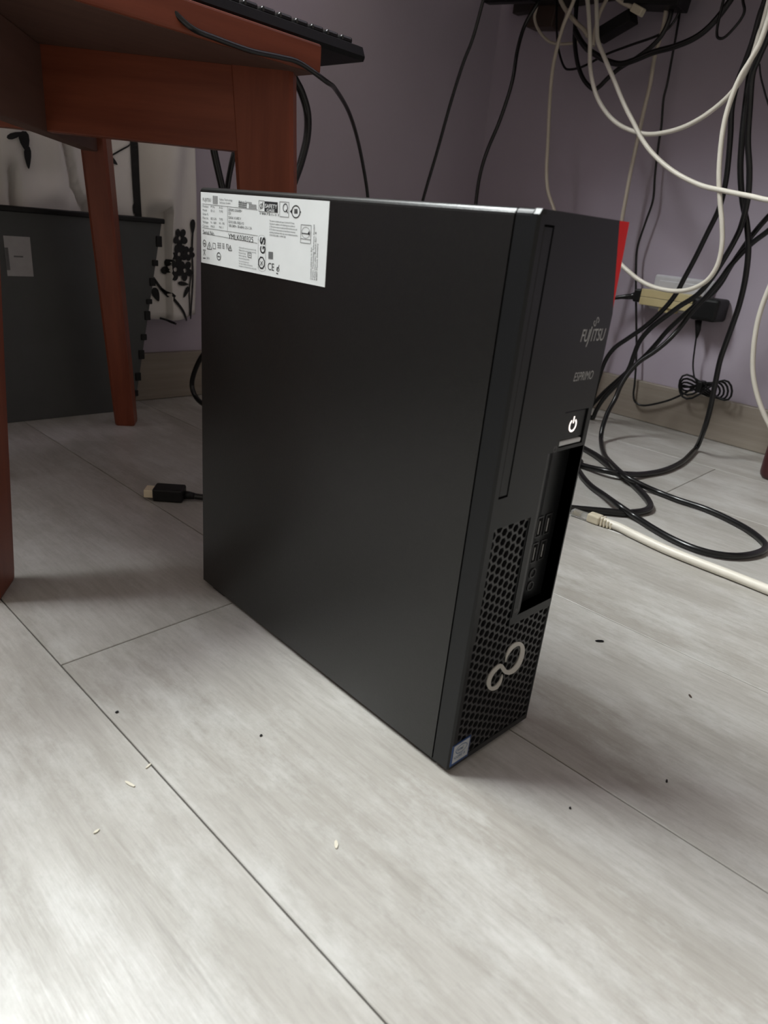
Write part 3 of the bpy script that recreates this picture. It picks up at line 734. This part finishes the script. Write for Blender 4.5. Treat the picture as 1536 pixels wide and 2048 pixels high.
# ------------------------------------------------------------------ desk on the right wall (out of view above, one leg in view) and what hangs from it
D = empty('writing_desk', (.935, .1, 0), 'dark desk against the purple wall, only its maroon leg shows at the right edge', 'desk')
def dl(o): o.data.transform(Matrix.Translation(-Vector(D.location))); o.parent = D; return o
dl(MB().box((.68, -.95, .790), (WX - .002, WY - .03, .812), .002).build('desk_board', M['desk']))
for ly in (.112, -.80):
    mb = MB(); mb.tube([Vector((.934, ly, z)) for z in (.0005, .004, .010, .03, .79)], [.017, .0205, .022, .0225, .025], 16); dl(mb.build('leg', M['maroon'], smooth=True))
dl(MB().box((WX - .022, -.9, .76), (WX - .002, WY - .05, .79), .001).build('wall_batten', M['desk']))
# power strip and connectors tucked below the desk
def slab(name, label, cat, p0, p1, wd, th, m, bev=.002):
    """box between two points, wd across, th thick"""
    d = (p1 - p0); L_ = d.length; x = d.normalized(); y = Vector((0, 0, 1)).cross(x).normalized(); z = x.cross(y)
    o = MB().box((-L_ / 2, -wd / 2, -th / 2), (L_ / 2, wd / 2, th / 2), bev).build(name, m)
    o.matrix_world = Matrix.Translation((p0 + p1) / 2) @ Matrix((x, y, z)).transposed().to_4x4()
    return tag(o, label, cat) if label else o
slab('power_strip', 'black power strip under the desk amid the tangle of cables at the top', 'power strip', at(1262, -6, 'x', 1.02), at(1372, -2, 'x', 1.03), .05, .030, M['blk2'])
slab('power_brick', 'black oblong power brick slanting among the hanging cables', 'adapter', at(1198, 74, 'x', 1.035), at(1268, 32, 'x', 1.035), .03, .021, M['blk2'])
slab('cable_clip', 'dark brown block on the purple wall below the desk', 'bracket', at(1066, 37, 'x', 1.075), at(1118, 36, 'x', 1.075), .035, .038, M['brownplug'])
slab('cable_tray_edge', 'black edge strip at the very top near the corner', 'strip', at(974, 1, 'x', 1.0), at(1072, -3, 'x', 1.0), .02, .012, M['blk2'])

# ------------------------------------------------------------------ hanging cables
BW, BB = 'white and beige cables hanging by the wall', 'black cables hanging by the wall'
cable('network_cable', 'off-white cable hanging straight down to behind the tower top, leftmost of the white ones', [(1152, -20), (1146, 5), (1128, 47), (1115, 92), (1105, 140), (1099, 210), (1096, 280), (1093, 340), (1096, 382), (1108, 420), (1122, 480)], .0036, M['beige'], BW, x=(.99, .99), drop=True)
cable('network_cable', 'off-white cable in a wide U loop below the cable tangle', [(1174, -20), (1176, 10), (1178, 40), (1180, 80), (1180, 130), (1187, 172), (1200, 206), (1222, 236), (1250, 256), (1290, 268), (1330, 265), (1370, 253), (1410, 231), (1450, 199), (1480, 163), (1503, 118), (1519, 68), (1533, 22), (1542, -20)], .0037, M['white'], BW, x=(.97, .86))
cable('network_cable', 'white cable sagging from the tangle across to the right edge', [(1193, -20), (1193, 10), (1194, 50), (1196, 82), (1209, 115), (1228, 160), (1249, 210), (1267, 245), (1285, 280), (1311, 313), (1350, 345), (1400, 370), (1450, 382), (1500, 392), (1545, 401), (1620, 402), (1690, 340), (1725, 200), (1735, -40)], .0037, M['white'], BW, x=(.98, .80))
cable('network_cable', 'beige cable running down behind the red corner of the tower', [(1338, -20), (1333, 15), (1325, 60), (1310, 110), (1300, 170), (1288, 220), (1275, 280), (1262, 340), (1251, 400), (1243, 445), (1236, 500)], .0037, M['beige'], BW, x=(1.04, 1.04), drop=True)
cable('network_cable', 'beige cable dropping from the black bundle and looping up behind the red corner', [(1550, -15), (1536, 40), (1519, 88), (1500, 122), (1480, 155), (1463, 196), (1450, 240), (1442, 290), (1438, 350), (1440, 400), (1444, 445), (1444, 490), (1435, 530), (1415, 560), (1385, 577), (1350, 582), (1310, 575), (1280, 561), (1255, 541), (1240, 527), (1215, 500)], .0037, M['white'], BW, x=(.84, .90), drop=True)
cable('network_cable', 'cream cable bulging leftward at the right edge of the photo', [(1690, -40), (1680, 160), (1630, 380), (1570, 510), (1536, 582), (1517, 637), (1508, 690), (1506, 740), (1512, 780), (1524, 818), (1540, 852), (1568, 905), (1610, 960)], .0040, M['white'], BW, x=(.90, .95))
cable('network_cable', 'short beige cable arcing left of the tangle under the dark block', [(1078, -15), (1073, 15), (1069, 36), (1076, 58), (1092, 78), (1110, 87), (1139, 87), (1165, 80)], .0028, M['beige'], BW, x=(1.03, 1.05))
cable('network_cable', 'beige cable curving into the middle of the tangle', [(1118, -20), (1123, 4), (1136, 26), (1154, 47), (1168, 60), (1176, 72)], .0040, M['beige'], BW, x=(1.01, 1.0))
cable('network_cable', 'beige cable crossing up to the right inside the tangle', [(1186, 92), (1190, 62), (1198, 30), (1210, 5), (1222, -20)], .0036, M['beige'], BW, x=(1.0, 1.02))
pl = empty('patch_cable', at(1262, 10, 'x', 1.0), 'beige cable ending in a loose plug within the cable tangle', 'cable', BW)
def child(mb, name, m, root, smooth=False, label=None):
    o = mb.build(name, m, smooth=smooth); o.data.transform(Matrix.Translation(-Vector(root.location))); o.parent = root
    if label: o['label'] = label
    return o
child(MB().tube(catmull([at(1225, -20, 'x', 1.0), at(1238, 0, 'x', 1.0), at(1268, 16, 'x', 1.0)], 6), .0038, 9), 'cord', M['beige'], pl)
o = slab('plug', None, None, at(1266, 15, 'x', 1.0), at(1286, 26, 'x', 1.0), .013, .013, M['boot']); mw = o.matrix_world.copy(); o.parent = pl; o.matrix_world = Matrix.Translation(-Vector(pl.location)) @ mw
# black ones
cable('power_cable', 'thin black cable hanging near the corner with a glint along its top', [(972, -20), (966, 2), (946, 75), (925, 130), (900, 210), (875, 300), (848, 392), (838, 440)], .0030, M['blk'], BB, x=(.78, .78), drop=True)
cable('power_cable', 'black cable hanging beside the corner, left of the white cables', [(1084, -20), (1074, 8), (1050, 50), (1035, 100), (1024, 165), (1000, 240), (975, 300), (960, 350), (952, 404), (948, 460)], .0037, M['blk'], BB, x=(.97, .90), drop=True)
cable('thin_wire', 'thin black wire running down the wall to the coil by the baseboard', [(1363, -20), (1360, 20), (1354, 60), (1345, 110), (1335, 165), (1327, 200), (1323, 250), (1317, 290), (1310, 350), (1306, 400), (1291, 445), (1275, 495), (1272, 540), (1272, 600), (1273, 700), (1270, 760), (1267, 790), (1272, 805), (1290, 811), (1330, 803), (1358, 792), (1380, 780), (1396, 768)], .0021, M['blk'], BB, x=(1.07, 1.07))
cable('power_cable', 'thick black cable swooping from the tangle up to the right', [(1150, 60), (1162, 82), (1175, 98), (1190, 108), (1212, 121), (1240, 128), (1269, 120), (1306, 105), (1349, 93), (1389, 76), (1421, 51), (1454, 10), (1468, -20)], .0050, M['blk'], BB, x=(1.0, 1.0))
cable('power_cable', 'black cable looping low in a V below the tangle', [(1342, -20), (1344, 5), (1340, 35), (1325, 68), (1302, 94), (1270, 118), (1240, 136), (1215, 157), (1198, 174), (1186, 178), (1168, 160), (1156, 130), (1150, 90), (1150, 60), (1154, 0), (1156, -20)], .0041, M['blk'], BB, x=(1.03, 1.03))
cable('thin_wire', 'thin black wire bending sharply at the left of the tangle', [(1114, -20), (1113, 30), (1114, 70), (1118, 103), (1128, 133), (1140, 139), (1168, 132), (1212, 109), (1262, 90), (1317, 70), (1346, 46), (1364, 5), (1370, -20)], .0022, M['blk'], BB, x=(1.05, 1.05))
cable('thin_wire', 'thin black wire in a narrow teardrop loop at the upper right', [(1487, -20), (1489, 20), (1482, 38), (1470, 54), (1455, 70), (1444, 77), (1435, 74), (1434, 60), (1437, 42), (1441, 25), (1452, -20)], .0022, M['blk'], BB, x=(.98, .98))
cable('thin_wire', 'thin black wire leaving the bundle toward the right edge', [(1519, 128), (1521, 150), (1527, 175), (1536, 206), (1560, 270), (1630, 380), (1720, 480)], .0014, M['blk'], BB, x=(1.0, 1.0))
cable('power_cable', 'thick black cable of the right bundle that drops to the floor and turns left', [(1546, -20), (1532, 20), (1515, 70), (1505, 115), (1497, 165), (1490, 220), (1484, 280), (1481, 340), (1485, 400), (1494, 450), (1497, 500), (1491, 556), (1480, 605), (1468, 642), (1452, 686), (1440, 722), (1430, 770), (1421, 815), (1409, 857), (1392, 897, 'z', .006), (1365, 923, 'z', .005), (1330, 940, 'z', .005), (1290, 948, 'z', .005), (1250, 948, 'z', .0095), (1212, 942, 'z', .010), (1165, 931, 'z', .005), (1120, 915, 'z', .005), Vector((.45, .54, .005)), Vector((.25, .56, .005)), Vector((.165, .475, .013)), Vector((.105, .385, .03)), Vector((.075, .345, .075)), Vector((.065, .309, .085))], .0046, M['blk'], BB, x=(.90, .96))
cable('power_cable', 'black cable of the right bundle that crosses in front of the cream adapter', [(1536, -20), (1520, 30), (1506, 80), (1490, 125), (1475, 165), (1464, 215), (1461, 270), (1456, 330), (1450, 372), (1438, 418), (1415, 466), (1390, 517), (1368, 558), (1352, 588), (1326, 620), (1290, 653), (1257, 676), (1228, 697), (1209, 725), (1195, 765), (1185, 800)], .0042, M['blk'], BB, x=(.88, .96), drop=True)
cable('power_cable', 'black cable from the bundle passing below the adapter down to the tower', [(1560, -10), (1545, 40), (1534, 78), (1518, 115), (1505, 150), (1500, 210), (1496, 280), (1499, 340), (1496, 395), (1484, 447), (1471, 478), (1447, 520), (1421, 560), (1394, 590), (1360, 612), (1330, 634), (1302, 656), (1280, 682), (1268, 710), (1259, 735), (1246, 757), (1226, 777), (1207, 798), (1193, 820), (1180, 850)], .0044, M['blk'], BB, x=(.86, .98), drop=True)
cable('power_cable', 'upper of two black cables slanting in from the right edge', [(1720, -40), (1705, 160), (1640, 320), (1570, 402), (1536, 434), (1505, 470), (1480, 505), (1460, 535), (1442, 566), (1421, 590), (1394, 608), (1368, 630), (1336, 660), (1312, 688), (1289, 713), (1262, 737), (1236, 760), (1209, 784), (1190, 804), (1165, 830)], .0043, M['blk'], BB, x=(.93, 1.0), drop=True)
cable('power_cable', 'lower slanting black cable that ends in the wide loop on the floor', [(1750, -40, 'x', .86), (1735, 180, 'x', .87), (1660, 340, 'x', .88), (1580, 425, 'x', .90), (1536, 462, 'x', .91), (1500, 490, 'x', .92), (1462, 530, 'x', .93), (1440, 560, 'x', .94), (1415, 590, 'x', .95), (1385, 622, 'x', .95), (1360, 655, 'x', .95), (1336, 681, 'x', .94), (1308, 704, 'x', .93), (1278, 724, 'x', .92), (1256, 748, 'x', .91), (1241, 772, 'x', .90), (1230, 798, 'x', .89), (1216, 824, 'x', .87), (1205, 855, 'x', .845), (1202, 880, 'x', .825), (1208, 908, 'z', .006), (1225, 929, 'z', .012), (1248, 950, 'z', .014), (1278, 967, 'z', .010), (1316, 984, 'z', .005), (1355, 999, 'z', .005), (1412, 1018, 'z', .005), (1463, 1041, 'z', .005), (1503, 1064, 'z', .005), (1529, 1087, 'z', .005), (1527, 1100, 'z', .005), (1503, 1109, 'z', .005), (1468, 1112, 'z', .005), (1426, 1107, 'z', .005), (1384, 1095, 'z', .005), (1341, 1076, 'z', .005), (1304, 1055, 'z', .005), (1270, 1033, 'z', .006), (1236, 1010, 'z', .012), (1208, 990, 'z', .007), (1180, 970, 'z', .005), (1160, 946, 'z', .005), (1145, 915, 'z', .005)], .0042, M['blk'], BB)
cable('power_cable', 'black cable making the small inner loop on the floor behind the network plug', [(1140, 882, 'z', .005), (1168, 897, 'z', .005), (1194, 912, 'z', .006), (1222, 934, 'z', .006), (1248, 953, 'z', .0055), (1268, 970, 'z', .005), (1285, 987, 'z', .005), (1298, 1004, 'z', .005), (1299, 1016, 'z', .005), (1283, 1023, 'z', .005), (1248, 1026, 'z', .005), (1214, 1023, 'z', .005), (1177, 1020, 'z', .005), (1135, 1016, 'z', .005)], .0048, M['blk'], BB)
# left of and behind the tower
cable('power_cable', 'black cable bowing out at the tower\'s rear left edge', [(520, 480), (470, 590), (425, 685), (404, 712), (391, 738), (384, 765), (388, 787), (402, 805), (436, 822), (500, 850)], .0042, M['blk'], None, x=(.30, .30))
GB = 'black cables behind the wooden table leg'
cable('power_cable', 'black cable bulging out right of the wooden table leg', [at(575, 130, 'y', .70), at(588, 155, 'y', .70), at(604, 187, 'y', .70), at(615, 228, 'y', .70), at(614, 275, 'y', .70), at(602, 325, 'y', .70), at(588, 365, 'y', .70), at(570, 420, 'y', .70), Vector((.40, .70, .18)), Vector((.44, .70, .007)), Vector((.50, .64, .006))], .0055, M['blk'], GB)
cable('power_cable', 'black cable slanting down just left of the wooden table leg', [at(412, 250, 'y', .72), at(424, 285, 'y', .72), at(434, 330, 'y', .72), at(446, 382, 'y', .72), at(457, 430, 'y', .72), Vector((.34, .72, .18)), Vector((.40, .72, .006)), Vector((.46, .68, .006))], .0050, M['blk'], GB)
cable('power_cable', 'black cable mostly hidden by the wooden table leg\'s left edge', [at(476, 280, 'y', .74), at(464, 325, 'y', .74), at(455, 375, 'y', .74), at(452, 420, 'y', .74), Vector((.37, .75, .18)), Vector((.43, .75, .005)), Vector((.50, .73, .005))], .0040, M['blk'], GB)

# ------------------------------------------------------------------ wall socket, adapters, coil of thin cable
p0, p1 = at(1312, 548, 'x', WX - .01), at(1412, 634, 'x', WX - .01)
y0, y1, z0, z1 = min(p0.y, p1.y), max(p0.y, p1.y), min(p0.z, p1.z), max(p0.z, p1.z)
so = empty('wall_socket', (WX, (y0 + y1) / 2, (z0 + z1) / 2), 'white wall socket on the purple wall behind the cream adapter', 'socket')
child(MB().box((WX - .012, y0, z0), (WX - .0003, y1, z1), .004, 3), 'socket_plate', M['plate'], so)
child(MB().box((WX - .0135, y0 + .012, z0 + .010), (WX - .011, y1 - .012, z1 - .010), .001), 'socket_frame', M['plate'], so)
XA = 1.045
p0, p1 = at(1284, 577, 'x', XA), at(1380, 624, 'x', XA)
y0, y1, z0, z1 = min(p0.y, p1.y), max(p0.y, p1.y), min(p0.z, p1.z), max(p0.z, p1.z)
ad = empty('plug_adapter', (XA + .02, (y0 + y1) / 2, (z0 + z1) / 2), 'cream coloured plug adapter in the wall socket', 'adapter')
child(MB().box((XA, y0, (z0 + z1) / 2 + .0003), (WX - .0137, y1, z1), .0009), 'adapter_upper_shell', M['cream'], ad)
child(MB().box((XA, y0, z0), (WX - .0137, y1, (z0 + z1) / 2 - .0003), .0009), 'adapter_lower_shell', M['cream'], ad)
child(MB().box((XA + .002, y0 + .002, (z0 + z1) / 2 - .001), (WX - .015, y1 - .002, (z0 + z1) / 2 + .001)), 'adapter_seam', M['brownplug'], ad)
child(MB().box((XA + .004, (y0 + y1) / 2 - .016, z0 - .009), (WX - .016, (y0 + y1) / 2 + .012, z0 + .001), .002), 'adapter_base', M['cream'], ad)
lp_ = empty('power_plug', (XA + .02, y1 + .006, (z0 + z1) / 2), 'black plug with tapering cable pushed into the left side of the cream adapter', 'plug')
child(MB().box((XA + .001, y1 + .0005, z0 + .003), (XA + .034, y1 + .016, z1 - .002), .003), 'plug_body', M['blk2'], lp_)
child(MB().tube([Vector((XA + .017, y1 + .014, (z0 + z1) / 2)), at(1262, 593, 'x', XA + .015), at(1243, 594, 'x', XA + .01), at(1222, 597, 'x', XA), at(1195, 606, 'x', XA - .01)], [.0085, .006, .0042, .0035, .0035], 10), 'cord', M['blk'], lp_)
XB = 1.040
p0, p1 = at(1384, 592, 'x', XB), at(1428, 646, 'x', XB)
rp = empty('power_adapter', (XB + .02, (p0.y + p1.y) / 2, (p0.z + p1.z) / 2), 'black round-edged power adapter plugged in right of the cream one', 'adapter')
child(MB().box((XB, min(p0.y, p1.y), p1.z), (WX - .0005, y0 - .0005, p0.z), .006, 3), 'adapter_body', M['blk2'], rp)
child(MB().tube([at(1397, 640, 'x', XB + .02), at(1396, 660, 'x', XB + .02), at(1393, 676, 'x', XB + .02)], [.0065, .005, .002], 10), 'strain_relief', M['blk2'], rp)
child(MB().tube(catmull([at(1393, 672, 'x', XB + .02), at(1389, 700, 'x', XB + .025), at(1386, 730, 'x', XB + .025), at(1389, 755, 'x', XB + .02), at(1398, 768, 'x', XB + .015)], 6), .0016, 8), 'cord', M['blk2'], rp)
# figure-eight coil tied in the middle, standing on the baseboard's edge and leaning on the wall
P = []
for k in range(97):
    t = 2 * math.pi * k / 24
    j = k // 24
    P.append(at(1402 + (38 + 5 * j) * math.sin(t) + 3 * j, 777 + (7 + 5 * j) * math.sin(2 * t) + (9 - 4 * j) * math.cos(t) + 5 * math.sin(t), 'x', 1.062 - .005 * j + .004 * math.cos(t)))
o = MB().tube(P, .0019, 8).build('cable_coil', M['blk2']); localize(o, P[0]); tag(o, 'bundled coil of thin black cable lying against the wall by the baseboard', 'cable')
p = at(1401, 772, 'x', 1.052); o.data  # tie
tie = MB().box((1.043, p.y - .006, p.z - .012), (1.064, p.y + .006, p.z + .010), .003).build('cable_tie', M['blk2']); tie.data.transform(Matrix.Translation(-Vector(o.location))); tie.parent = o

# ------------------------------------------------------------------ things lying on the floor
# video cable with its plug, left of the tower
hx = Vector((math.cos(math.radians(-40)), math.sin(math.radians(-40)), 0)); hy = Vector((-hx.y, hx.x, 0))
h0 = at(340, 989, 'z', .006); h0.z = .0065
hd = empty('video_cable', (h0.x, h0.y, 0), 'black video cable with a pale gold plug lying on the floor left of the tower', 'cable', rz=math.radians(-40))
def hb(a, b, name, m, bev=.0015, label=None):
    o = MB().box(a, b, bev).build(name, m, hd)
    if label: o['label'] = label
    return o
hb((-.018, -.0118, .0004), (.017, .0118, .0160), 'plug_body', M['blk2'], .0022)
hb((-.0285, -.0085, .0035), (-.0175, .0085, .0128), 'plug_tip', M['gold'], .0006, 'pale metal plug tip')
MB().tube([Vector((.016, 0, .0068)), Vector((.022, 0, .0066)), Vector((.029, 0, .006))], [.0052, .0048, .0038], 10).build('strain_relief', M['blk2'], hd)
MB().tube(catmull([Vector((.026, 0, .006)), Vector((.045, .001, .005)), Vector((.065, .010, .005)), Vector((.085, .036, .005)), Vector((.095, .09, .005))], 6), .0037, 9).build('cord', M['blk'], hd)
# network cable with clear plug and beige boot, right of the tower
e0, e1_, e2_ = at(1150, 1022, 'z', .006), at(1182, 1034, 'z', .006), at(1222, 1048, 'z', .006)
en = empty('network_cable', (e1_.x, e1_.y, 0), 'thick white cable with clear plug and beige boot, on the floor right of the tower', 'cable')
dd = (e2_ - e1_).normalized(); rot = Matrix((dd, Vector((-dd.y, dd.x, 0)), Vector((0, 0, 1)))).transposed().to_4x4()
def eb(x0, x1, w0, z0, z1, name, m, bev=.001, label=None):
    o = MB().box((x0, -w0, z0), (x1, w0, z1), bev, 2, rot).build(name, m, en)
    if label: o['label'] = label
    return o
eb(-.026, -.001, .0058, .0010, .0082, 'clear_plug', M['clear'], .0008, 'clear plastic plug end')
for k in range(4): 
    q = -.0042 + k * .0028
    MB().box((-.0235, q - .0006, .0030), (-.0135, q + .0006, .0058), 0, 2, rot).build('contact_wire', M['gold'], en)
eb(-.003, .014, .0072, .0004, .0118, 'boot', M['boot'], .0020, 'beige plug boot')
for k in range(4): eb(.015 + k * .0042, .0178 + k * .0042, .0064 - k * .0005, .0006, .0112 - k * .0008, 'boot_ring', M['boot'], .0008)
cps = [e1_ + dd * .013, e1_ + dd * .036, at(1270, 1070, 'z', .0058), at(1330, 1098, 'z', .0058), at(1400, 1126, 'z', .0058), at(1470, 1153, 'z', .0058), at(1540, 1181, 'z', .0058), at(1640, 1222, 'z', .0058), at(1740, 1262, 'z', .0058)]
for c in cps: c.z = .0058
child(MB().tube(catmull(cps, 6), .0054, 12), 'cord', M['white'], en)
# crumbs and chips
def crumb(px, py, l, wd, rot, m, name, label, cat='crumb', g=None):
    p = at(px, py, 'z', 0); n = 7; mb = MB()
    pts = [(p.x + l * math.cos(a) * math.cos(rot) - wd * math.sin(a) * math.sin(rot) * random.uniform(.6, 1), p.y + l * math.cos(a) * math.sin(rot) + wd * math.sin(a) * math.cos(rot) * random.uniform(.6, 1), .0002) for a in [2 * math.pi * k / n for k in range(n)]]
    mb.prism(pts, (0, 0, .0006)); o = localize(mb.build(name, m), p); tag(o, label, cat, g); return o
crumb(1199, 1283, .0042, .0022, -.6, M['blk2'], 'dirt_flake', 'dark flake of dirt on the pale floor right of the tower')
crumb(260, 1569, .0042, .0012, 1.9, M['crumb'], 'paint_chip', 'curved cream chip on the floor at the left, below the plank joint')
crumb(297, 1533, .0026, .0008, .4, M['crumb'], 'paint_chip', 'tiny pale sliver beside the long plank joint')
crumb(193, 1664, .0020, .0009, .2, M['crumb'], 'paint_chip', 'tiny pale chip near the left edge of the floor')
crumb(234, 1425, .0013, .0011, .2, M['blk2'], 'dirt_flake', 'small dark speck on the plank left of the tower')
crumb(522, 1472, .0011, .0010, .2, M['blk2'], 'dirt_flake', 'small dark speck below the tower\'s long side')
crumb(1380, 1393, .0022, .0010, .9, M['brownplug'], 'dirt_flake', 'small brown speck right of the tower shadow')
crumb(1333, 1563, .0016, .0008, .4, M['blk2'], 'dirt_flake', 'small dark speck in the tower shadow')
crumb(1140, 1617, .0010, .0008, .4, M['blk2'], 'dirt_flake', 'tiny dark speck in front of the tower shadow')
crumb(672, 1690, .0030, .0016, .9, M['crumb'], 'paint_chip', 'pale chip on the plank in front of the tower')
